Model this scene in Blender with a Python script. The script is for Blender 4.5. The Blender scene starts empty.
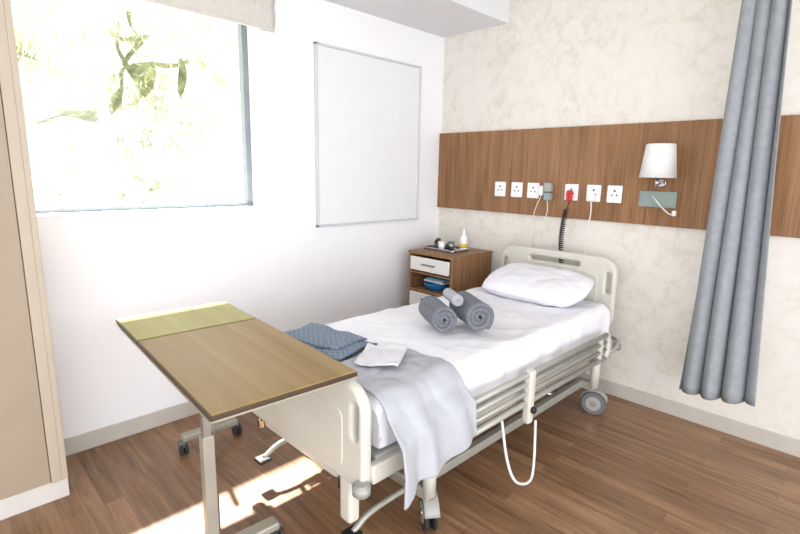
import bpy, bmesh, math, random
from mathutils import Vector, Matrix, noise
random.seed(7)
sc = bpy.context.scene
try:
    sc.view_settings.view_transform = 'Standard'
    sc.view_settings.look = 'None'
    sc.view_settings.exposure = 0.0
except Exception: pass

# ------------------------------------------------------------ materials
def lin(c):
    return tuple(((v/255)/12.92 if v/255 <= .04045 else ((v/255+.055)/1.055)**2.4) for v in c)+(1,)
def new_mat(name):
    m = bpy.data.materials.new(name); m.use_nodes = True
    nt = m.node_tree; b = nt.nodes['Principled BSDF']
    return m, nt, b
def N(nt, t, **kw):
    n = nt.nodes.new(t)
    for k, v in kw.items():
        if k in n.inputs: n.inputs[k].default_value = v
        else: setattr(n, k, v)
    return n
def coords(nt, scale=(1,1,1), rot=(0,0,0)):
    tc = nt.nodes.new('ShaderNodeTexCoord'); mp = nt.nodes.new('ShaderNodeMapping')
    nt.links.new(tc.outputs['Object'], mp.inputs['Vector'])
    mp.inputs['Scale'].default_value = scale; mp.inputs['Rotation'].default_value = rot
    return mp.outputs['Vector']
def ramp(nt, fac, stops):
    r = nt.nodes.new('ShaderNodeValToRGB'); e = r.color_ramp.elements
    while len(e) < len(stops): e.new(.5)
    for el, (p, c) in zip(e, stops): el.position = p; el.color = lin(c)
    nt.links.new(fac, r.inputs['Fac']); return r.outputs['Color']
def mat(name, c, rough=.5, metal=0, var=0.06, scale=8, bump=0, bscale=60, spec=.5, sub=0):
    m, nt, b = new_mat(name)
    v = coords(nt)
    n = N(nt, 'ShaderNodeTexNoise', Scale=scale, Detail=4.0); nt.links.new(v, n.inputs['Vector'])
    lo = tuple(max(0, x*(1-var)) for x in c); hi = tuple(min(255, x*(1+var)) for x in c)
    nt.links.new(ramp(nt, n.outputs['Fac'], [(.3, lo), (.7, hi)]), b.inputs['Base Color'])
    b.inputs['Roughness'].default_value = rough; b.inputs['Metallic'].default_value = metal
    b.inputs['Specular IOR Level'].default_value = spec
    if bump:
        n2 = N(nt, 'ShaderNodeTexNoise', Scale=bscale, Detail=3.0); nt.links.new(v, n2.inputs['Vector'])
        bp = N(nt, 'ShaderNodeBump', Strength=bump, Distance=.01)
        nt.links.new(n2.outputs['Fac'], bp.inputs['Height']); nt.links.new(bp.outputs['Normal'], b.inputs['Normal'])
    return m
def wood(name, cols, scale, rough=.4, axis='Z', spec=.5):
    m, nt, b = new_mat(name)
    s = {'X': (1, 14, 14), 'Y': (14, 1, 14), 'Z': (14, 14, 1)}[axis]
    v = coords(nt, tuple(q*scale for q in s))
    n = N(nt, 'ShaderNodeTexNoise', Scale=1.0, Detail=7.0, Roughness=.62, Distortion=.4); nt.links.new(v, n.inputs['Vector'])
    v2 = coords(nt, tuple(q*scale*5 if q > 1 else q*scale for q in s))
    n2 = N(nt, 'ShaderNodeTexNoise', Scale=1.0, Detail=4.0); nt.links.new(v2, n2.inputs['Vector'])
    mx = nt.nodes.new('ShaderNodeMath'); mx.operation = 'MULTIPLY_ADD'
    nt.links.new(n2.outputs['Fac'], mx.inputs[0]); mx.inputs[1].default_value = .45
    sb = nt.nodes.new('ShaderNodeMath'); sb.operation = 'MULTIPLY'; sb.inputs[1].default_value = .55
    nt.links.new(n.outputs['Fac'], sb.inputs[0]); nt.links.new(sb.outputs[0], mx.inputs[2])
    nt.links.new(ramp(nt, mx.outputs[0], [(.36, cols[0]), (.5, cols[1]), (.64, cols[2])]), b.inputs['Base Color'])
    b.inputs['Roughness'].default_value = rough; b.inputs['Specular IOR Level'].default_value = spec
    return m
def floor_mat():
    m, nt, b = new_mat('laminate_floor')
    v = coords(nt, rot=(0, 0, 0))
    br = nt.nodes.new('ShaderNodeTexBrick'); nt.links.new(v, br.inputs['Vector'])
    br.inputs['Scale'].default_value = 1; br.inputs['Brick Width'].default_value = .95; br.inputs['Row Height'].default_value = .085
    br.inputs['Mortar Size'].default_value = .001; br.inputs['Mortar Smooth'].default_value = .2
    br.offset = .37
    br.inputs['Color1'].default_value = (0, 0, 0, 1); br.inputs['Color2'].default_value = (1, 1, 1, 1); br.inputs['Mortar'].default_value = (.3, .3, .3, 1)
    v2 = coords(nt, (2.2, 30, 1))
    n = N(nt, 'ShaderNodeTexNoise', Scale=1.0, Detail=6.0, Roughness=.6, Distortion=.5); nt.links.new(v2, n.inputs['Vector'])
    mx = nt.nodes.new('ShaderNodeMix'); mx.data_type = 'RGBA'; mx.inputs[0].default_value = .18
    nt.links.new(n.outputs['Fac'], mx.inputs[6]); nt.links.new(br.outputs['Color'], mx.inputs[7])
    col = ramp(nt, mx.outputs[2], [(.28, (104, 76, 53)), (.5, (138, 104, 75)), (.72, (165, 129, 97))])
    m2 = nt.nodes.new('ShaderNodeMix'); m2.data_type = 'RGBA'; m2.blend_type = 'MULTIPLY'
    nt.links.new(br.outputs['Fac'], m2.inputs[0]); nt.links.new(col, m2.inputs[6]); m2.inputs[7].default_value = (.6, .55, .5, 1)
    nt.links.new(m2.outputs[2], b.inputs['Base Color']); b.inputs['Roughness'].default_value = .34
    return m
def wallpaper():
    m, nt, b = new_mat('patterned_wallpaper')
    v = coords(nt)
    n = N(nt, 'ShaderNodeTexNoise', Scale=2.0, Detail=3.0, Roughness=.6); nt.links.new(v, n.inputs['Vector'])
    nd = N(nt, 'ShaderNodeTexNoise', Scale=7.0, Detail=2.0); nt.links.new(v, nd.inputs['Vector'])
    ad = nt.nodes.new('ShaderNodeVectorMath'); ad.operation = 'MULTIPLY_ADD'
    nt.links.new(nd.outputs['Color'], ad.inputs[0]); ad.inputs[1].default_value = (.22, .22, .22); nt.links.new(v, ad.inputs[2])
    vo = nt.nodes.new('ShaderNodeTexVoronoi'); vo.feature = 'SMOOTH_F1'; vo.inputs['Scale'].default_value = 13.0; nt.links.new(ad.outputs[0], vo.inputs['Vector'])
    mr = nt.nodes.new('ShaderNodeMapRange'); mr.inputs[1].default_value = .2; mr.inputs[2].default_value = .7; mr.inputs[3].default_value = 0.0; mr.inputs[4].default_value = .9
    nt.links.new(vo.outputs['Distance'], mr.inputs[0])
    n2 = N(nt, 'ShaderNodeTexNoise', Scale=30.0, Detail=5.0, Roughness=.7); nt.links.new(v, n2.inputs['Vector'])
    a = nt.nodes.new('ShaderNodeMath'); a.operation = 'MULTIPLY'; nt.links.new(mr.outputs[0], a.inputs[0]); nt.links.new(n2.outputs['Fac'], a.inputs[1])
    a2 = nt.nodes.new('ShaderNodeMath'); a2.operation = 'MULTIPLY'; nt.links.new(a.outputs[0], a2.inputs[0]); nt.links.new(n.outputs['Fac'], a2.inputs[1])
    a3 = nt.nodes.new('ShaderNodeMath'); a3.operation = 'MULTIPLY_ADD'; nt.links.new(n.outputs['Fac'], a3.inputs[0]); nt.links.new(n2.outputs['Fac'], a3.inputs[1]); nt.links.new(a2.outputs[0], a3.inputs[2])
    nt.links.new(ramp(nt, a3.outputs[0], [(.2, (230, 226, 219)), (.36, (227, 222, 213)), (.54, (217, 211, 200))]), b.inputs['Base Color'])
    b.inputs['Roughness'].default_value = .65
    return m
def checked(name, c1, c2, s):
    m, nt, b = new_mat(name); v = coords(nt)
    vo = nt.nodes.new('ShaderNodeTexChecker'); vo.inputs['Scale'].default_value = s; nt.links.new(v, vo.inputs['Vector'])
    vo.inputs['Color1'].default_value = lin(c1); vo.inputs['Color2'].default_value = lin(c2)
    nt.links.new(vo.outputs['Color'], b.inputs['Base Color']); b.inputs['Roughness'].default_value = .95
    n2 = N(nt, 'ShaderNodeTexNoise', Scale=200.0); nt.links.new(v, n2.inputs['Vector'])
    bp = N(nt, 'ShaderNodeBump', Strength=.6, Distance=.01); nt.links.new(n2.outputs['Fac'], bp.inputs['Height']); nt.links.new(bp.outputs['Normal'], b.inputs['Normal'])
    return m
def canopy_mat():
    m, nt, b = new_mat('leaf_canopy'); nt.nodes.remove(b); v = coords(nt)
    n = N(nt, 'ShaderNodeTexNoise', Scale=1.7, Detail=7.0, Roughness=.66, Distortion=.8); nt.links.new(v, n.inputs['Vector'])
    mr = nt.nodes.new('ShaderNodeMapRange'); mr.inputs[1].default_value = .40; mr.inputs[2].default_value = .68; mr.inputs[3].default_value = 0; mr.inputs[4].default_value = .62
    nt.links.new(n.outputs['Fac'], mr.inputs[0])
    df = nt.nodes.new('ShaderNodeBsdfDiffuse'); tp = nt.nodes.new('ShaderNodeBsdfTransparent'); mx = nt.nodes.new('ShaderNodeMixShader')
    n2 = N(nt, 'ShaderNodeTexNoise', Scale=5.0, Detail=4.0); nt.links.new(v, n2.inputs['Vector'])
    nt.links.new(ramp(nt, n2.outputs['Fac'], [(.35, (122, 126, 92)), (.65, (146, 149, 112))]), df.inputs['Color'])
    nt.links.new(mr.outputs[0], mx.inputs[0]); nt.links.new(tp.outputs[0], mx.inputs[1]); nt.links.new(df.outputs[0], mx.inputs[2])
    nt.links.new(mx.outputs[0], nt.nodes['Material Output'].inputs['Surface'])
    return m
M = dict(
 wallw=mat('white_paint', (242, 242, 245), .8, var=.003), ceil=mat('ceiling_paint', (226, 226, 229), .85, var=.003),
 paper=wallpaper(), floor=floor_mat(), skirt=mat('skirting_paint', (194, 188, 179), .5, var=.02),
 panel=wood('oak_veneer', [(108, 74, 45), (138, 98, 62), (160, 118, 79)], 1.6, .45),
 cab=wood('cabinet_veneer', [(112, 78, 50), (140, 102, 68), (160, 122, 86)], 2, .45),
 drawer=mat('drawer_white', (232, 230, 226), .4, var=.01),
 boardm=mat('board_white', (230, 231, 235), .6, var=.004), boardf=mat('board_frame', (206, 207, 211), .5, var=.01),
 frame=mat('window_frame_grey', (120, 128, 134), .4, var=.03), blind=mat('blind_fabric', (204, 200, 194), .9, var=.02, scale=40, bump=.2, bscale=300),
 wardrobe=mat('wardrobe_beige', (162, 146, 128), .6, var=.01), wardt=mat('wardrobe_trim', (182, 170, 153), .6, var=.01), plinth=mat('plinth_white', (208, 204, 199), .5, var=.02),
 bedpl=mat('bed_plastic', (204, 201, 191), .35, var=.015), bedpl2=mat('bed_plastic_grey', (158, 158, 153), .4, var=.02),
 bedmet=mat('bed_steel_grey', (166, 165, 157), .35, var=.02, metal=.25), chrome=mat('chrome', (205, 205, 205), .18, 1, var=.02),
 rub=mat('rubber', (48, 48, 50), .6, var=.1), rubg=mat('rubber_grey', (105, 105, 108), .6, var=.05), black=mat('black_plastic', (24, 24, 26), .45, var=.1),
 sheet=mat('sheet_cotton', (234, 234, 240), .85, var=.006, bump=.1, bscale=25), pil=mat('pillow_cotton', (234, 234, 240), .85, var=.006, bump=.1, bscale=20),
 blank=mat('blanket_grey', (174, 176, 183), .95, var=.03, bump=.3, bscale=180),
 towg=mat('terry_grey', (124, 127, 136), 1, var=.12, scale=120, bump=.9, bscale=260), towb=checked('woven_blue', (134, 148, 164), (112, 128, 147), 62),
 towl=mat('terry_light_grey', (186, 188, 195), 1, var=.05, scale=120, bump=.8, bscale=240),
 toww=mat('terry_white', (222, 222, 228), 1, var=.03, bump=.5, bscale=220),
 tabw=wood('table_laminate', [(132, 107, 64), (148, 122, 76), (162, 136, 90)], .35, .45, 'X', .3),
 tabg=wood('table_laminate_green', [(152, 144, 82), (162, 154, 90), (172, 164, 102)], .35, .45, 'X', .3),
 tabe=mat('table_edge', (70, 52, 36), .4), tabm=mat('table_steel', (168, 162, 149), .4, var=.03, metal=.3),
 curt=mat('curtain_fabric', (146, 151, 156), .9, var=.04, scale=30, bump=.2, bscale=200),
 sock=mat('socket_white', (240, 240, 240), .35, var=.005), dark=mat('dark_slot', (40, 40, 42), .6), red=mat('red_plug', (190, 28, 30), .35),
 greyp=mat('grey_plate', (140, 155, 150), .45, var=.02), shade=mat('lamp_shade', (234, 234, 232), .7, var=.01),
 wcab=mat('white_cable', (226, 226, 224), .5), yellow=mat('yellow_cap', (220, 190, 60), .4), blue=mat('blue_plastic', (30, 110, 175), .35), teal=mat('pale_blue_cloth', (120, 180, 215), .7),
 steel=mat('brushed_steel', (150, 150, 152), .25, 1), leaf=mat('leaf', (156, 160, 122), .9, var=.08, scale=3, spec=.1), bark=mat('bark', (170, 166, 146), .9, var=.1, spec=.1), grass=mat('grass', (150, 156, 130), .9, var=.2),
 concrete=mat('concrete', (200, 198, 192), .9), canopy=canopy_mat(), phone=mat('phone_grey', (70, 72, 76), .4),
)

# ------------------------------------------------------------ geometry helpers
def obj(name, me, parent=None, m=None, smooth=False):
    o = bpy.data.objects.new(name, me); sc.collection.objects.link(o)
    if parent: o.parent = parent
    if m: me.materials.append(M[m] if isinstance(m, str) else m)
    if smooth:
        for p in me.polygons: p.use_smooth = True
    return o
def empty(name, loc=(0, 0, 0), rz=0):
    e = bpy.data.objects.new(name, None); e.empty_display_size = .1; e.location = loc; e.rotation_euler = (0, 0, rz)
    sc.collection.objects.link(e); return e
def from_bm(bm, name, parent, m, smooth=False):
    bmesh.ops.recalc_face_normals(bm, faces=bm.faces)
    me = bpy.data.meshes.new(name); bm.to_mesh(me); bm.free(); return obj(name, me, parent, m, smooth)
def box(parent, name, a, b, m, bev=0.0, seg=2, mtx=None):
    bm = bmesh.new(); bmesh.ops.create_cube(bm, size=1)
    for v in bm.verts: v.co = Vector([(a[i]+b[i])/2+v.co[i]*abs(b[i]-a[i]) for i in range(3)])
    if bev: bmesh.ops.bevel(bm, geom=bm.edges[:], offset=bev, segments=seg, profile=.5, affect='EDGES')
    if mtx: bm.transform(mtx)
    return from_bm(bm, name, parent, m)
def cyl(parent, name, p0, p1, r, m, r2=None, seg=24, bev=0):
    p0 = Vector(p0); p1 = Vector(p1); d = p1-p0
    bm = bmesh.new(); bmesh.ops.create_cone(bm, cap_ends=True, segments=seg, radius1=r, radius2=r if r2 is None else r2, depth=d.length)
    if bev:
        es = [e for e in bm.edges if any(len(f.verts) > 4 for f in e.link_faces)]
        bmesh.ops.bevel(bm, geom=es, offset=bev, segments=2, affect='EDGES')
    bm.transform(Matrix.Translation((p0+p1)/2) @ d.to_track_quat('Z', 'Y').to_matrix().to_4x4())
    o = from_bm(bm, name, parent, m)
    for p in o.data.polygons: p.use_smooth = len(p.vertices) <= 4
    return o
def catmull(pts, n=8, closed=False):
    P = [Vector(p) for p in pts]; out = []
    L = len(P)
    rng = range(L if closed else L-1)
    for i in rng:
        p1, p2 = P[i], P[(i+1) % L]
        p0 = P[i-1] if (closed or i > 0) else p1*2-p2
        p3 = P[(i+2) % L] if (closed or i+2 < L) else p2*2-p1
        for k in range(n):
            t = k/n
            out.append(.5*((2*p1)+(p2-p0)*t+(2*p0-5*p1+4*p2-p3)*t*t+(3*p1-p0-3*p2+p3)*t**3))
    if not closed: out.append(P[-1])
    return out
def tube(parent, name, pts, r, m, smooth=8, seg=10, closed=False):
    P = catmull(pts, smooth, closed) if smooth else [Vector(p) for p in pts]
    bm = bmesh.new(); rings = []; n = len(P); up = None
    for i, p in enumerate(P):
        if closed: t = (P[(i+1) % n]-P[i-1]).normalized()
        else: t = (P[min(i+1, n-1)]-P[max(i-1, 0)]).normalized()
        if up is None: up = t.orthogonal().normalized()
        up = (up-t*up.dot(t)).normalized(); s = t.cross(up)
        rings.append([bm.verts.new(p+r*(math.cos(2*math.pi*k/seg)*up+math.sin(2*math.pi*k/seg)*s)) for k in range(seg)])
    for i in range(n if closed else n-1):
        a, b = rings[i], rings[(i+1) % n]
        for k in range(seg): bm.faces.new((a[k], a[(k+1) % seg], b[(k+1) % seg], b[k]))
    if not closed:
        bm.faces.new(rings[0][::-1]); bm.faces.new(rings[-1])
    return from_bm(bm, name, parent, m, True)
def lathe(parent, name, prof, loc, m, seg=32, axis='Z'):
    bm = bmesh.new(); rings = []
    for r, z in prof: rings.append([bm.verts.new((max(r, 1e-4)*math.cos(2*math.pi*k/seg), max(r, 1e-4)*math.sin(2*math.pi*k/seg), z)) for k in range(seg)])
    for a, b in zip(rings, rings[1:]):
        for k in range(seg): bm.faces.new((a[k], a[(k+1) % seg], b[(k+1) % seg], b[k]))
    mt = Matrix.Translation(loc)
    if axis == 'X': mt = mt @ Matrix.Rotation(math.pi/2, 4, 'Y')
    if axis == 'Y': mt = mt @ Matrix.Rotation(math.pi/2, 4, 'X')
    bm.transform(mt)
    return from_bm(bm, name, parent, m, True)
def rrect(x0, z0, x1, z1, r, n=6):
    if not isinstance(r, (tuple, list)): r = [r]*4
    out = []
    for (cx, cz, a0, rr) in ((x0+r[0], z0+r[0], 180, r[0]), (x1-r[1], z0+r[1], 270, r[1]), (x1-r[2], z1-r[2], 0, r[2]), (x0+r[3], z1-r[3], 90, r[3])):
        for k in range(n+1):
            a = math.radians(a0+90*k/n); out.append((cx+rr*math.cos(a), cz+rr*math.sin(a)))
    return out
def plate(parent, name, outlines, y, th, bev, m, mtx=None):
    """flat plate in the XZ plane, with holes; thickness th centred on y"""
    cu = bpy.data.curves.new(name, 'CURVE'); cu.dimensions = '2D'; cu.fill_mode = 'BOTH'
    for ol in outlines:
        s = cu.splines.new('POLY'); s.points.add(len(ol)-1); s.use_cyclic_u = True
        for p, q in zip(s.points, ol): p.co = (q[0], q[1], 0, 1)
    cu.extrude = th/2-bev; cu.bevel_depth = bev; cu.bevel_resolution = 3; cu.offset = -bev
    o = bpy.data.objects.new(name+'_c', cu); sc.collection.objects.link(o)
    dg = bpy.context.evaluated_depsgraph_get(); dg.update()
    me = bpy.data.meshes.new_from_object(o.evaluated_get(dg))
    bpy.data.objects.remove(o)
    me.transform(Matrix.Translation((0, y, 0)) @ Matrix.Rotation(math.pi/2, 4, 'X'))
    if mtx: me.transform(mtx)
    me.name = name; me.materials.clear()
    return obj(name, me, parent, m)
def grid(parent, name, f, nu, nv, m, th=0, wrap=False, sub=0):
    bm = bmesh.new(); V = [[bm.verts.new(f(i/nu, j/nv)) for j in range(nv+1)] for i in range(nu+1)]
    for i in range(nu):
        for j in range(nv): bm.faces.new((V[i][j], V[i+1][j], V[i+1][j+1], V[i][j+1]))
    if wrap: bmesh.ops.remove_doubles(bm, verts=bm.verts, dist=1e-5)
    o = from_bm(bm, name, parent, m, True)
    if th:
        s = o.modifiers.new('s', 'SOLIDIFY'); s.thickness = th; s.offset = 0
    if sub:
        s = o.modifiers.new('ss', 'SUBSURF'); s.levels = sub; s.render_levels = sub
    return o
def nz(x, y, z=0, s=1): return noise.noise(Vector((x*s, y*s, z*s+3.3)))

# ------------------------------------------------------------ room shell
X1, Y1, CH = 5.2, -6.2, 3.0
WY0, WY1, WZ0, WZ1, WT = -3.14, -1.82, 1.335, 2.62, .24
box(None, 'floor', (-.24, Y1, -.1), (X1+.1, .2, 0), 'floor')
box(None, 'ceiling', (-.24, Y1, CH), (X1+.1, .2, CH+.1), 'ceil')
box(None, 'wall_back', (-.24, 0, 0), (X1+.1, .2, CH), 'paper')
# unseen right and front walls; openings added to let sky fill light in
wr_ = empty('wall_right')
box(wr_, 'pier_a', (X1, -1.2, 0), (X1+.1, 0, CH), 'wallw'); box(wr_, 'lintel', (X1, Y1, 2.7), (X1+.1, -1.2, CH), 'wallw')
wf_ = empty('wall_front')
box(wf_, 'pier_left', (-.24, Y1-.1, 0), (2.6, Y1, CH), 'wallw'); box(wf_, 'lintel', (2.6, Y1-.1, 2.7), (X1+.1, Y1, CH), 'wallw')
wl = empty('wall_left')
box(wl, 'below_window', (-WT, Y1, 0), (0, 0, WZ0), 'wallw')
box(wl, 'above_window', (-WT, Y1, WZ1), (0, 0, CH), 'wallw')
box(wl, 'beside_window_far', (-WT, WY1, WZ0), (0, 0, WZ1), 'wallw')
box(wl, 'beside_window_near', (-WT, Y1, WZ0), (0, WY0, WZ1), 'wallw')
box(None, 'ceiling_bulkhead', (0, Y1, 2.775), (.66, 0, CH), 'ceil')
box(None, 'baseboard_left', (0, -3.16, 0), (.014, -.014, .1), 'skirt', .003)
box(None, 'baseboard_back', (0, -.014, 0), (X1, 0, .1), 'skirt', .003)

# window
w = empty('window_1')
xf0, xf1 = -.225, -.165
def fr(n, a, b): box(w, n, a, b, 'frame', .004)
fr('frame_bottom', (xf0, WY0, WZ0), (xf1, WY1, WZ0+.03)); fr('frame_top', (xf0, WY0, WZ1-.045), (xf1, WY1, WZ1))
fr('frame_far', (xf0, WY1-.04, WZ0+.03), (xf1, WY1, WZ1-.045)); fr('frame_near', (xf0, WY0, WZ0+.03), (xf1, WY0+.04, WZ1-.045))
box(w, 'sill', (-.16, WY0, WZ0), (.004, WY1, WZ0+.006), 'wallw', .001)
gm, nt, b = new_mat('window_glass')
nt.nodes.remove(b); tr = nt.nodes.new('ShaderNodeBsdfTransparent'); gl = nt.nodes.new('ShaderNodeBsdfGlossy'); gl.inputs['Roughness'].default_value = .02
mxs = nt.nodes.new('ShaderNodeMixShader'); mxs.inputs[0].default_value = .04
nt.links.new(tr.outputs[0], mxs.inputs[1]); nt.links.new(gl.outputs[0], mxs.inputs[2])
nt.links.new(mxs.outputs[0], nt.nodes['Material Output'].inputs['Surface'])
box(w, 'glass', (-.198, WY0+.04, WZ0+.03), (-.192, WY1-.04, WZ1-.045), gm)
# unseen outside slab, added to keep the high sun off the table
cpy = empty('added_sun_blocker'); box(cpy, 'slab', (-.80, -4.6, 2.90), (-.24, -.8, 2.98), 'concrete', .005)
for yy in (-4.3, -1.1): box(cpy, 'bracket', (-.6, yy-.03, 2.8), (-.24, yy+.03, 2.9), 'concrete')

# roman blind, pulled up
bl = empty('roman_blind')
def bf(u, v):
    y = -3.2+u*1.47; z = 2.49+v*.265
    k = (v*2) % 1
    return (.028+.014*math.sin(math.pi*min(1, k))**.7+.003*nz(y*3, z*3), y, z)
grid(bl, 'fabric_folds', bf, 40, 40, 'blind', .004)
box(bl, 'hem_bar', (.02, -3.2, 2.478), (.04, -1.73, 2.495), 'blind', .005)
box(bl, 'head_rail', (.005, -3.2, 2.745), (.06, -1.73, 2.772), 'drawer', .003)

# board on left wall
bo = empty('wall_board')
box(bo, 'panel', (.001, -1.39, 1.195), (.022, -.335, 2.465), 'boardm', .002)
box(bo, 'frame_top', (.001, -1.405, 2.465), (.032, -.32, 2.482), 'boardf', .003); box(bo, 'frame_bottom', (.001, -1.405, 1.178), (.032, -.32, 1.195), 'boardf', .003)
box(bo, 'frame_l', (.001, -1.405, 1.178), (.032, -1.388, 2.482), 'boardf', .003); box(bo, 'frame_r', (.001, -.337, 1.178), (.032, -.32, 2.482), 'boardf', .003)

# wood headwall panel
hp = empty('wood_wall_panel')
xs = [0.002, .93, 1.86, 2.79, 3.72]
for i in range(4): box(hp, 'veneer_%d' % i, (xs[i], -.028, 1.28), (xs[i+1]-.002, -.001, 1.95), 'panel', .0015)

# wardrobe on the left
wd = empty('wardrobe')
box(wd, 'carcass', (.02, -5.2, .1), (.40, -3.19, 2.77), 'wardrobe')
box(wd, 'end_trim', (.02, -3.19, .1), (.425, -3.165, 2.77), 'wardt', .003)
for i in range(3): box(wd, 'door_%d' % i, (.40, -3.235-.6*(i+1)+.003, .105), (.42, -3.235-.6*i, 2.765), 'wardrobe', .002)
box(wd, 'stile', (.40, -3.232, .1), (.425, -3.19, 2.77), 'wardt', .002)
box(wd, 'plinth', (.02, -5.2, 0), (.41, -3.165, .1), 'plinth', .003)

# ------------------------------------------------------------ sockets etc
def socket(x, z=1.475):
    s = empty('wall_socket', (x, -.029, z))
    plate(s, 'faceplate', [rrect(-.052, -.060, .052, .060, .008)], -.005, .010, .003, 'sock')
    for dx, dz, r in ((0, .022, .0075), (-.017, -.008, .006), (.017, -.008, .006)):
        cyl(s, 'pin_hole', (dx, -.0105, dz), (dx, -.0095, dz), r, 'dark', seg=14)
    box(s, 'switch', (-.008, -.015, -.047), (.008, -.009, -.028), 'drawer', .002)
for x in (.70, .86, 1.01, 1.33, 1.50, 1.65): socket(x)
ch = empty('bed_charger', (1.15, -.029, 1.47))
box(ch, 'adapter', (-.03, -.05, 0), (.03, 0, .07), 'bedpl2', .008); box(ch, 'adapter_lower', (-.028, -.045, -.065), (.03, 0, -.004), 'greyp', .008)
box(ch, 'second_plug', (-.075, -.04, -.03), (-.04, 0, .045), 'sock', .008)
tube(ch, 'cable', [(0, -.03, -.06), (.01, -.035, -.15), (-.03, -.03, -.28), (-.06, -.03, -.42), (-.04, -.03, -.6), (0, -.05, -.75)], .0035, 'wcab')
tube(ch, 'cable_2', [(-.055, -.025, -.03), (-.1, -.03, -.15), (-.13, -.02, -.3), (-.12, -.03, -.5), (-.08, -.04, -.7)], .0028, 'wcab')
pl = empty('red_plug_coiled_cord', (1.33, -.045, 1.45))
box(pl, 'plug', (-.022, -.03, -.04), (.022, 0, .04), 'red', .01); cyl(pl, 'knob', (0, -.03, .005), (0, -.045, .005), .014, 'red')
tube(pl, 'lead', [(0, -.02, -.035), (0, -.025, -.07), (-.01, -.03, -.1)], .004, 'black')
cp = []
for i in range(26*10):
    a = 2*math.pi*i/10; t = i/260
    cp.append((-.01+.016*math.cos(a)-.02*math.sin(t*3.1), -.03+.016*math.sin(a), -.1-.42*t))
tube(pl, 'coil', cp, .0044, 'black', 0, 6)
p2 = empty('white_plug_cord', (1.50, -.045, 1.45))
box(p2, 'plug', (-.022, -.035, -.03), (.022, 0, .025), 'sock', .008)
tube(p2, 'cord', [(0, -.02, -.03), (.01, -.03, -.12), (-.01, -.03, -.3), (.0, -.03, -.5), (.03, -.05, -.65)], .004, 'wcab')

# reading lamp
rl = empty('reading_lamp', (1.95, 0, 0))
LY = -.13
lathe(rl, 'shade', [(.106, 1.595), (.109, 1.595), (.086, 1.80), (.082, 1.805), (.02, 1.803), (.02, 1.798), (.08, 1.797), (.105, 1.6), (.106, 1.595)], (0, LY, 0), 'shade', 40)
cyl(rl, 'wall_boss', (0, -.029, 1.56), (0, -.055, 1.56), .03, 'chrome', bev=.003)
tube(rl, 'arm', [(0, -.05, 1.56), (0, -.09, 1.545), (0, LY+.005, 1.56), (0, LY, 1.62), (0, LY, 1.70)], .007, 'chrome')
lathe(rl, 'bulb', [(0, 1.76), (.02, 1.755), (.03, 1.73), (.022, 1.70), (.014, 1.68), (0, 1.68)], (0, LY, 0), 'sock', 20)
cyl(rl, 'spigot', (0, LY, 1.535), (0, LY, 1.595), .012, 'chrome')
np_ = empty('nurse_call_plate', (1.935, -.029, 1.455))
box(np_, 'plate', (-.115, -.018, -.052), (.115, 0, .052), 'greyp', .004); box(np_, 'inset', (-.1, -.021, -.04), (.1, -.017, .04), 'greyp', .002)
tube(np_, 'cord', [(-.03, -.02, .02), (.0, -.05, .0), (.05, -.06, -.05), (.1, -.055, -.09), (.125, -.05, -.075)], .0045, 'wcab')
box(np_, 'call_button', (.11, -.062, -.1), (.135, -.04, -.065), 'sock', .006)

# ------------------------------------------------------------ curtain
cu = empty('hanging_curtain')
def cf(u, v):
    z = .335+v*(2.93-.335)+.05*(1-v)*u**2
    w0 = .40*(1-v)**1.1+.21*v; c = 2.475-.035*v
    nf = 3.8
    ph = 2*math.pi*nf*u+.8*math.sin(1.4*v+3*u)+.9*nz(u*3, v*.8)
    x = c+(u-.5)*w0+.016*math.cos(ph)
    y = -.36+(.030+.014*(1-v))*math.sin(ph)*(1+.4*nz(u*2, v, 4))+.035*nz(u*3, v*1.5)
    return (x, y, z)
grid(cu, 'pleated_fabric', cf, 200, 50, 'curt', .004)
ct = empty('curtain_track'); box(ct, 'rail', (1.9, -.375, 2.965), (4.2, -.345, 3.0), 'sock', .004)
for i in range(8): cyl(cu, 'hook_%d' % i, (2.36+i*.025, -.36, 2.92), (2.36+i*.025, -.36, 2.964), .003, 'sock', seg=8)

# ------------------------------------------------------------ bedside cabinet
cb = empty('bedside_cabinet')
x0, x1, y0, y1, T = .17, .65, -.56, -.03, .945
box(cb, 'top', (x0-.006, y0-.008, T-.025), (x1+.006, y1, T), 'cab', .003)
box(cb, 'side_l', (x0, y0, .07), (x0+.02, y1, T-.025), 'cab', .001); box(cb, 'side_r', (x1-.02, y0, .07), (x1, y1, T-.025), 'cab', .001)
box(cb, 'back', (x0+.02, y1-.012, .07), (x1-.02, y1, T-.025), 'cab'); box(cb, 'bottom', (x0+.02, y0, .07), (x1-.02, y1-.012, .09), 'cab')
box(cb, 'shelf', (x0+.02, y0+.003, .60), (x1-.02, y1-.012, .618), 'cab'); box(cb, 'rail', (x0+.02, y0+.003, .755), (x1-.02, y1-.012, .77), 'cab')
box(cb, 'drawer_front', (x0+.028, y0-.014, .785), (x1-.028, y0+.004, .9), 'drawer', .004)
box(cb, 'drawer_handle', (x0+.17, y0-.03, .838), (x1-.17, y0-.013, .85), 'steel', .003)
box(cb, 'door', (x0+.024, y0-.012, .095), (x1-.024, y0+.004, .594), 'drawer', .004)
box(cb, 'door_handle', (x0+.17, y0-.028, .54), (x1-.17, y0-.011, .552), 'steel', .003)
for a in (x0+.04, x1-.04):
    for c in (y0+.05, y1-.05):
        cyl(cb, 'foot', (a-.01, c, .025), (a+.01, c, .025), .025, 'rub'); cyl(cb, 'stem', (a, c, .03), (a, c, .07), .008, 'chrome')
bb = empty('folded_linen_and_basin', (.41, -.42, .619))
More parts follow.
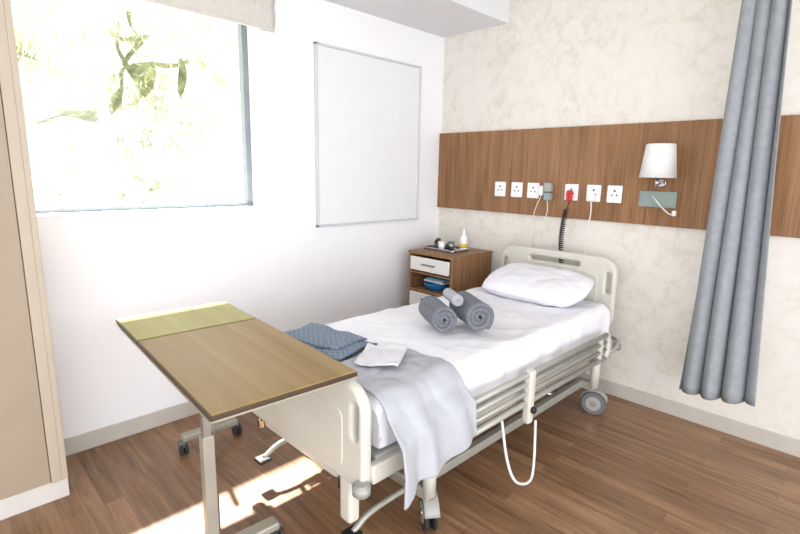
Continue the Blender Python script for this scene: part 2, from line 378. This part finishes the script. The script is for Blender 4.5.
lathe(bb, 'basin', [(0, 0), (.09, 0), (.115, .06), (.12, .062), (.122, .058), (.097, 0), (.09, -.0)], (-.03, 0, 0.001), 'blue', 28)
box(bb, 'linen_1', (-.12, -.08, .062), (.10, .09, .082), 'toww', .008); box(bb, 'linen_2', (-.10, -.075, .083), (.09, .085, .1), 'teal', .008)
# tray with cups and phone
tr_ = empty('serving_tray', (.36, -.30, T+.001))
plate(tr_, 'tray_base', [rrect(-.17, -.12, .17, .12, .03)], 0, .008, .002, 'steel', Matrix.Translation((0, 0, .004)) @ Matrix.Rotation(math.pi/2, 4, 'X'))
rr = [(x, y, .014) for x, y in rrect(-.17, -.12, .17, .12, .03)]
tube(tr_, 'tray_rim', rr, .006, 'chrome', 0, 8, True)
ph_ = empty('desk_phone', (.30, -.30, T+.010), .5)
box(ph_, 'base', (-.055, -.07, 0), (.055, .07, .03), 'phone', .008)
tube(ph_, 'handset', [(-.03, -.075, .05), (-.03, -.04, .066), (-.03, .04, .066), (-.03, .075, .05)], .014, 'black', 6)
for i in range(3):
    for j in range(3): box(ph_, 'key', (.002+i*.015, -.04+j*.022, .03), (.012+i*.015, -.026+j*.022, .034), 'sock', .001)
for i, (a, c) in enumerate(((.44, -.33), (.38, -.385))):
    g = empty('drinking_cup', (a, c, T+.0102))
    lathe(g, 'cup', [(0, .003), (.022, .003), (.028, .07), (.030, .07), (.025, 0), (0, 0)], (0, 0, 0), 'sock' if i else 'steel', 20)
bt = empty('soap_bottle', (.50, -.24, T+.010))
lathe(bt, 'body', [(0, 0), (.03, 0), (.032, .006), (.032, .1), (.026, .118), (.012, .126), (.012, .132)], (0, 0, 0), 'sock', 24)
lathe(bt, 'label', [(.0325, .02), (.033, .02), (.033, .055), (.0325, .055)], (0, 0, 0), 'yellow', 24)
lathe(bt, 'nozzle', [(.014, .13), (.014, .145), (.006, .165), (.003, .185), (0, .186)], (0, 0, 0), 'sock', 16)

# ------------------------------------------------------------ bed
bed = empty('hospital_bed')
BX0, BX1 = .86, 1.80
def board(name, y, zt, zb, x0, x1, hz):
    out = []
    base = rrect(x0, zb, x1, zt-.02, (.05, .05, .1, .1), 8)
    for (x, z) in base:
        if z > zt-.13:
            z += .03*(1-((x-(x0+x1)/2)/((x1-x0)/2))**2)*min(1, (z-(zt-.13))/.1)
        out.append((x, z))
    cx = (x0+x1)/2
    holes = [rrect(cx-.2, zt-.10, cx+.2, zt-.065, .017, 5)]
    for s in (-1, 1):
        a = cx+s*((x1-x0)/2-.035); c = cx+s*((x1-x0)/2-.07)
        holes.append(rrect(min(a, c), hz, max(a, c), hz+.15, .017, 5))
    plate(bed, name, [out]+holes, y, .05, .016, 'bedpl')
    plate(bed, name+'_inset', [rrect(x0+.12, zb+.05, x1-.12, zt-.13, .04, 6)], y, .058, .006, 'bedpl')
board('headboard', -.19, 1.06, .58, .86, 1.79, .80)
board('footboard', -2.44, .83, .40, .84, 1.81, .6)
for xx in (1.0, 1.65):
    cyl(bed, 'headboard_post', (xx, -.19, .36), (xx, -.19, .62), .016, 'chrome'); cyl(bed, 'footboard_post', (xx, -2.44, .34), (xx, -2.44, .46), .016, 'chrome')
for xx in (.84, 1.81):
    for yy in (-.14, -2.47):
        cyl(bed, 'bumper', (xx, yy, .40), (xx, yy, .45), .035, 'bedpl2', bev=.008)
# upper frame
for xx in (.90, 1.80):
    box(bed, 'upper_rail', (xx-.02, -2.42, .42), (xx+.02, -.22, .50), 'bedpl', .008)
for yy in (-2.41, -1.8, -1.3, -.8, -.23):
    box(bed, 'upper_cross', (.90, yy-.02, .435), (1.78, yy+.02, .48), 'bedmet', .005)
box(bed, 'mattress_deck', (.90, -2.38, .49), (1.79, -.26, .515), 'bedpl2', .006)
# lower frame
for xx in (.98, 1.70):
    box(bed, 'lower_rail', (xx-.02, -2.12, .17), (xx+.02, -.36, .22), 'bedmet', .006)
for yy in (-2.06, -.40):
    box(bed, 'lower_cross', (.90, yy-.025, .165), (1.80, yy+.025, .225), 'bedmet', .01)
for yy, dy in ((-1.85, .3), (-.75, -.3)):
    for xx in (1.05, 1.63):
        tube(bed, 'lift_arm', [(xx, yy, .2), (xx, yy+dy, .45)], .022, 'bedmet', 0, 12)
    cyl(bed, 'lift_axle', (1.0, yy, .2), (1.68, yy, .2), .018, 'chrome')
cyl(bed, 'actuator', (1.34, -1.9, .24), (1.34, -1.2, .38), .035, 'bedpl2', bev=.01); cyl(bed, 'actuator_rod', (1.34, -1.2, .38), (1.34, -1.0, .42), .014, 'chrome')
box(bed, 'control_box', (1.2, -1.55, .34), (1.48, -1.38, .43), 'bedpl2', .012)
box(bed, 'foot_cover', (1.0, -2.43, .33), (1.60, -2.22, .42), 'bedpl', .03, 3)
for xx in (1.08, 1.58): tube(bed, 'foot_strut', [(xx, -2.38, .42), (xx, -2.30, .33), (xx, -2.10, .21)], .014, 'bedmet', 4)
cyl(bed, 'foot_bar', (1.02, -2.36, .29), (1.66, -2.36, .29), .012, 'chrome')
# brake levers at the foot end
for xx in (.98, 1.70):
    tube(bed, 'brake_lever', [(xx, -2.08, .2), (xx, -2.22, .2), (xx, -2.34, .19), (xx, -2.42, .15)], .013, 'bedmet', 6)
    box(bed, 'pedal_grip', (xx-.035, -2.46, .13), (xx+.035, -2.39, .155), 'black', .01)
box(bed, 'crank_housing', (1.665, -2.465, .22), (1.735, -2.41, .42), 'bedpl', .015, 3)
# casters
def caster(par, x, y, r, a, wm='rub', st=.225):
    pm = Matrix.Translation((x, y, 0)) @ Matrix.Rotation(a, 4, 'Z')
    def P(q): return tuple(pm @ Vector(q))
    off = r*.35
    for s in (-1, 1):
        c0 = P((off, s*.012, r)); c1 = P((off, s*.03, r))
        cyl(par, 'wheel_tyre', c0, c1, r, wm, seg=32, bev=.006)
        cyl(par, 'wheel_hub', P((off, s*.0295, r)), P((off, s*.033, r)), r*.62, 'bedpl2', seg=28, bev=.002)
        cyl(par, 'wheel_cap', P((off, s*.032, r)), P((off, s*.037, r)), r*.25, 'chrome', seg=20)
    cyl(par, 'axle', P((off, -.03, r)), P((off, .03, r)), .006, 'chrome')
    tube(par, 'fork', [P((off, 0, r)), P((off*.6, 0, r*1.6)), P((0, 0, 2*r+.012)), P((0, 0, 2*r+.02))], .011, 'chrome', 6)
    def mg(u, v):
        th = math.radians(20+140*u); rr_ = r+.012
        return P((off+rr_*math.cos(th), (v-.5)*.07, r+rr_*math.sin(th)))
    grid(par, 'mudguard', mg, 12, 4, 'bedpl2', .004)
    cyl(par, 'stem', P((0, 0, 2*r+.01)), P((0, 0, st)), .016, 'chrome')
caster(bed, 1.77, -.40, .08, .3, 'rubg'); caster(bed, 1.79, -2.05, .08, 2.5); caster(bed, .91, -.42, .08, 1.2); caster(bed, .91, -2.05, .08, 3.4)
for yy in (-.40, -2.06):
    for xx in (.91, 1.79): cyl(bed, 'leg_collar', (xx, yy, .185), (xx, yy, .42), .03, 'bedpl', bev=.006)
# side rails (folded down)
def side_rail(s, x, ya, yb):
    xo = x
    zs = (.605, .555, .505, .45)
    for k, z in enumerate(zs):
        r = .016 if k in (0, 3) else .012
        cyl(bed, 'rail_bar', (xo, ya+.03, z), (xo, yb-.03, z), r, 'bedmet', seg=14)
    for yy in (ya, yb):
        d = .03 if yy == ya else -.03
        tube(bed, 'rail_end', [(xo, yy+d, zs[0]), (xo, yy, zs[0]-.02), (xo, yy-d*.2, .525), (xo, yy, zs[-1]+.02), (xo, yy+d, zs[-1])], .017, 'bedpl', 6)
    for i in (.06, .94):
        yy = ya+(yb-ya)*i
        box(bed, 'rail_post', (xo-.012, yy-.016, .43), (xo+.012, yy+.016, .615), 'bedpl', .006)
        box(bed, 'rail_bracket', (min(xo, xo-s*.08), yy-.02, .43), (max(xo, xo-s*.08), yy+.02, .46), 'bedmet', .005)
side_rail(1, 1.875, -2.22, -.46); side_rail(-1, .80, -2.22, -.46)
box(bed, 'rail_latch', (1.86, -1.44, .34), (1.905, -1.39, .63), 'bedpl', .014, 3)
cyl(bed, 'latch_knob', (1.905, -1.415, .42), (1.925, -1.415, .42), .018, 'black', bev=.004)
tube(bed, 'handset_cable', [(1.86, -1.62, .42), (1.93, -1.66, .25), (1.95, -1.6, .12), (1.95, -1.47, .06), (1.93, -1.40, .12), (1.91, -1.38, .35)], .007, 'wcab', 10)
tube(bed, 'frame_handle', [(1.80, -.2, .5), (1.86, -.25, .5), (1.87, -.35, .46), (1.80, -.4, .46)], .012, 'bedmet')

# mattress with sheet
MT = .75
def mf(u, v):
    y = -.27-v*2.11
    W = BX1-.0-.88; H = .20; prof = W+2*H; s = u*prof
    xl, xr = .88, BX1
    if s < H: x, z = xl, MT-H+s
    elif s < H+W: x, z = xl+s-H, MT
    else: x, z = xr, MT-(s-H-W)
    r = .05
    if z > MT-r and x == xl or (z == MT and x < xl+r):
        dd = (s-(H-r))/(2*r); a = dd*math.pi/2; x = xl+r-r*math.cos(a); z = MT-r+r*math.sin(a)
    if z > MT-r and x == xr or (z == MT and x > xr-r):
        dd = (s-(H+W-r))/(2*r); a = dd*math.pi/2; x = xr-r+r*math.sin(a); z = MT-r+r*math.cos(a)
    e = min(v, 1-v)*2.11
    if e < .05: z -= (.05-math.sqrt(max(0, .05**2-(.05-e)**2)))*(1 if z > .6 else 0)
    rid = 1-abs(nz(x*3.2-y*5, y*2.2+x*2, 5))*2
    wr = .008*nz(x*5+y*2, y*6, 0)+.006*nz(x*14, y*9+x*5, 2)+.009*max(0, rid-.55)
    if z > MT-.03: z += wr
    else:
        sd = (x > 1.3)*2-1; x += sd*(abs(wr)*1.3+.008*math.sin(y*22+3*nz(y*3, 0))*max(0, (MT-z)/.2))
    return (x, y, z)
grid(bed, 'mattress_sheet', mf, 130, 220, 'sheet')
box(bed, 'mattress', (.895, -2.36, .515), (1.785, -.28, .73), 'sheet', .03, 3)

# grey blanket draped over foot corner
blk = empty('grey_blanket')
def bk(u, v):
    Wd = .35; s = u*(Wd+.34)
    y = -1.93-v*.45 + .06*(u-.5)*(1-v)
    if s < Wd-.05: x, z = BX1-Wd+s+.0, MT+.014
    elif s < Wd+.03:
        a = (s-(Wd-.05))/.08*math.pi/2; x = BX1-.05+.085*math.sin(a); z = MT-.054+.068*math.cos(a)
    else: x, z = BX1+.035+.065*min(1, (s-Wd-.03)/.09), MT-.054-(s-Wd-.03)*(.70+.34*v)
    w_ = .014*nz(x*7, y*9, 1)+.009*nz(x*16, y*13, 4)
    if z > MT-.02: z += abs(w_)+.004
    else:
        k = min(1, (MT-z)/.25); x += (.018+.018*math.sin(v*17+2+u*2))*k+abs(w_)+.004; y += .018*math.sin(v*9)*k; z += .012*math.sin(v*11)*k
    return (x, y, z)
grid(blk, 'drape', bk, 70, 60, 'blank', .008)

# pillow
pw = empty('pillow', (1.36, -.50, .85)); pw.rotation_euler = (math.radians(15), 0, math.radians(2))
def pf(sg):
    def f(u, v):
        a, c = 2*u-1, 2*v-1
        pin = 1-.07*(a*a*c*c)
        e = max(0, (1-a**4))**.5*max(0, (1-c**4))**.5
        x = a*.37*(1-.05*(c*c)); y = c*.22*(1-.06*a*a)
        z = sg*.072*e*(1+.15*nz(a*1.5, c*1.5, sg))+.008*nz(a*6, c*5, 2)*e
        z += .008*math.sin(9*a+4*c)*nz(a*3, c*3)
        return (x*pin, y*pin, z)
    return f
grid(pw, 'pillow_top', pf(1), 40, 30, 'pil'); grid(pw, 'pillow_bottom', pf(-1), 40, 30, 'pil')

# rolled towels
def roll(name, front, R, L, ang, m, turns=4, zs=1.0, z0=0):
    e = empty(name, (front[0], front[1], MT+.014+R*zs+z0), ang)
    th = R/(turns+.4)
    n = turns*28
    def f(u, v):
        a = u*turns*2*math.pi; r = .1*R+(R-.1*R-th*.4)*u
        bulge = 1+.03*nz(u*9, v*3)+.03*nz(math.cos(a)*1.5, math.sin(a)*1.5, v*2)
        x = v*L+.010*nz(u*5, 1.)*(1 if v in (0, 1) else 0)
        return (x, r*math.cos(a-2.2)*bulge, r*math.sin(a-2.2)*bulge*zs)
    grid(e, 'rolled_layers', f, n, 14, m, th*.86)
    return e
ax = math.atan2(.5, -.85)
e1 = roll('rolled_towel', (1.60, -1.485), .088, .27, ax, 'towg', 3)
e2 = roll('rolled_towel', (1.49, -1.645), .078, .25, ax, 'towg', 3)
e3 = roll('rolled_face_cloth', (1.48, -1.525), .036, .16, ax, 'towl', 3, 1, .126)

# folded blue towel + white cloth
fb = empty('folded_towel', (1.20, -2.19, MT+.014), math.radians(12))
def slab(par, name, w_, d_, z0, th, m, seed, dx=0, dy=0):
    def f(u, v):
        a = v*2*math.pi; cx = math.copysign(abs(math.cos(a))**.35, math.cos(a)); cz = math.copysign(abs(math.sin(a))**.6, math.sin(a))
        ee = 1-abs(2*u-1)**10*.35
        x = (u-.5)*w_+dx+.022*nz(cx*2, u*3, seed); y = cx*d_/2+dy+.02*nz(u*4, seed); z = z0+th/2+cz*th/2*ee+.016*nz(x*9, y*9, seed)+.006
        return (x, y, z)
    o = grid(par, name, f, 40, 56, m, 0, True)
    bm = bmesh.new(); bm.from_mesh(o.data)
    bmesh.ops.holes_fill(bm, edges=[e for e in bm.edges if e.is_boundary], sides=0)
    bm.to_mesh(o.data); bm.free()
    return o
slab(fb, 'layer_1', .42, .27, 0, .024, 'towb', 1); slab(fb, 'layer_2', .36, .22, .018, .022, 'towb', 1.2, -.02, .01)
wc = empty('white_cloth', (1.545, -2.13, MT+.03), math.radians(35))
def wf(u, v):
    x = (u-.5)*.19; y = (v-.5)*.24
    return (x, y, .012+.022*abs(nz(x*14, y*10, 7))+.01*math.sin(x*30+2*y)*.5)
grid(wc, 'crumpled_cloth', wf, 30, 30, 'toww', .008)

# ------------------------------------------------------------ overbed table
TZ = .885
tb = empty('overbed_table', (1.155, -2.69, 0), math.radians(-3.3))
def top(n, a, b, m):
    box(tb, n+'_core', (a[0], a[1], TZ-.024), (b[0], b[1], TZ-.004), 'tabe', .003)
    box(tb, n+'_surface', (a[0]+.004, a[1]+.004, TZ-.006), (b[0]-.004, b[1]-.004, TZ), m, .0015)
    box(tb, n+'_trim', (a[0]-.003, a[1]-.003, TZ-.026), (b[0]+.003, b[1]+.003, TZ-.02), 'tabm', .001)
top('small_leaf', (-.615, -.27), (-.225, .265), 'tabg'); top('large_leaf', (-.217, -.27), (.605, .265), 'tabw')
box(tb, 'support_rail', (-.5, -.22, TZ-.055), (.5, -.16, TZ-.026), 'tabm', .004); box(tb, 'support_rail_b', (-.5, .10, TZ-.055), (.5, .15, TZ-.026), 'tabm', .004)
for xx in (-.45, .2): box(tb, 'support_cross', (xx, -.2, TZ-.05), (xx+.04, .14, TZ-.028), 'tabm', .004)
t_inv = Matrix.Rotation(math.radians(3.3), 4, 'Z') @ Matrix.Translation((-1.155, 2.69, 0))
def TL(x, y, z): return tuple(t_inv @ Vector((x, y, z)))
cn = TL(1.38, -2.865, 0); cfv = TL(.45, -2.475, 0)
for nme, c in (('near', cn), ('far', cfv)):
    box(tb, 'column_outer_'+nme, (c[0]-.022, c[1]-.022, .06), (c[0]+.022, c[1]+.022, .62), 'tabm', .004)
    box(tb, 'column_inner_'+nme, (c[0]-.016, c[1]-.016, .6), (c[0]+.016, c[1]+.016, TZ-.026), 'chrome', .003)
tube(tb, 'base_spine', [(cn[0], cn[1], .09), (cfv[0], cfv[1], .09)], .02, 'tabm', 0, 12)
def caster_l(x, y):
    r = .035
    for s in (-1, 1): cyl(tb, 'caster_wheel', (x+.012, y+s*.006, r), (x+.012, y+s*.02, r), r, 'rub' , seg=24, bev=.004)
    cyl(tb, 'caster_axle', (x+.012, y-.02, r), (x+.012, y+.02, r), .006, 'chrome')
    box(tb, 'caster_fork', (x-.02, y-.023, r+.008), (x+.022, y+.023, 2*r+.01), 'rubg', .006)
def foot(n, xw, ya, yb):
    a = TL(xw, ya, 0); b_ = TL(xw, yb, 0)
    box(tb, 'foot_'+n, (min(a[0], b_[0])-.02, a[1], .075), (max(a[0], b_[0])+.02, b_[1], .11), 'tabm', .008)
    for c in (a, b_): caster_l(c[0], c[1])
foot('near', 1.36, -3.0, -2.58); foot('far', .42, -2.62, -2.30)

# ------------------------------------------------------------ outside
tree = empty('tree', (-6.5, -2.3, -.3))
tube(tree, 'trunk', [(0, -3.6, 0), (.1, -3.5, 1.2), (-.05, -3.6, 2.4), (.1, -3.5, 5)], .12, 'bark')
bm = bmesh.new()
for i in range(20000):
    p = Vector((random.uniform(-1.3, 1.3), random.uniform(-4, 4.5), .6+random.random()*6.0))
    if noise.noise(p*.7)+.5*noise.noise(p*2.2) < .04: continue
    q = Matrix.Rotation(random.random()*6.3, 3, 'Z') @ Matrix.Rotation(random.uniform(-1.2, 1.2), 3, 'X')
    l, w_ = random.uniform(.10, .20), random.uniform(.012, .022)
    vs = [bm.verts.new(p+q @ Vector(c)) for c in ((0, 0, 0), (w_, l*.4, .01), (0, l, 0), (-w_, l*.4, .01))]
    bm.faces.new(vs)
from_bm(bm, 'leaves', tree, 'leaf')
for k, (cx, cy, cz, rad) in enumerate(((-1.5, -2.6, 3.0, 1.8), (-2.2, -.4, 2.5, 1.7), (-1.6, 1.6, 2.9, 1.8), (-2.4, 3.6, 2.6, 1.7), (-2.6, .8, 4.6, 2.0), (-2.4, -2.0, 4.8, 1.9), (-2.6, 4.2, 5.0, 2.0))):
    bm = bmesh.new(); bmesh.ops.create_icosphere(bm, subdivisions=4, radius=rad)
    for v_ in bm.verts: v_.co *= 1+.35*noise.noise(v_.co*1.1+Vector((k*7, 0, 0)))
    bm.transform(Matrix.Translation((cx, cy, cz)))
    from_bm(bm, 'leaf_mass_%d' % k, tree, 'canopy', True)
box(None, 'ground_outside', (-14, -14, -.4), (-.3, 8, -.3), 'grass')

# ------------------------------------------------------------ light
wd_ = bpy.data.worlds.new('world'); sc.world = wd_; wd_.use_nodes = True
bg = wd_.node_tree.nodes['Background']; bg.inputs['Color'].default_value = (.95, .975, 1, 1); bg.inputs['Strength'].default_value = 5.3
su = bpy.data.lights.new('sun', 'SUN'); su.energy = 32; su.angle = math.radians(2.0); su.color = (1, .96, .9)
so = bpy.data.objects.new('sun', su); sc.collection.objects.link(so)
d = Vector((.56, -.12, -.82)); so.rotation_euler = d.to_track_quat('-Z', 'Y').to_euler(); so.location = (-5, 0, 8)
def portal(name, loc, d, sx, sy):
    pa = bpy.data.lights.new(name, 'AREA'); pa.shape = 'RECTANGLE'; pa.size = sx; pa.size_y = sy; pa.cycles.is_portal = True
    po = bpy.data.objects.new(name, pa); sc.collection.objects.link(po); po.location = loc
    zz = -Vector(d); yy = Vector((0, 0, 1)); xx = yy.cross(zz)
    po.rotation_euler = Matrix((xx, yy, zz)).transposed().to_euler()
portal('window_portal', (-.25, (WY0+WY1)/2, (WZ0+WZ1)/2), (1, 0, 0), WY1-WY0, WZ1-WZ0)
portal('right_opening_portal', (X1+.12, (Y1-1.2)/2, 1.35), (-1, 0, 0), -1.2-Y1, 2.7)
portal('front_opening_portal', ((2.6+X1)/2, Y1-.12, 1.35), (0, 1, 0), X1-2.6, 2.7)

# ------------------------------------------------------------ camera
yaw, p, r = .7912, .1921, .0206
F = Vector((-math.sin(yaw)*math.cos(p), math.cos(yaw)*math.cos(p), -math.sin(p)))
R = Vector((math.cos(yaw), math.sin(yaw), 0)); U = R.cross(F)
R2 = R*math.cos(r)+U*math.sin(r); U2 = U*math.cos(r)-R*math.sin(r)
cam = bpy.data.cameras.new('camera'); cam.sensor_width = 36; cam.lens = 490.26/800*36; cam.clip_start = .05
co = bpy.data.objects.new('camera', cam); sc.collection.objects.link(co)
mw = Matrix((R2, U2, -F)).transposed().to_4x4(); mw.translation = (3.072, -3.538, 1.6)
co.matrix_world = mw; sc.camera = co
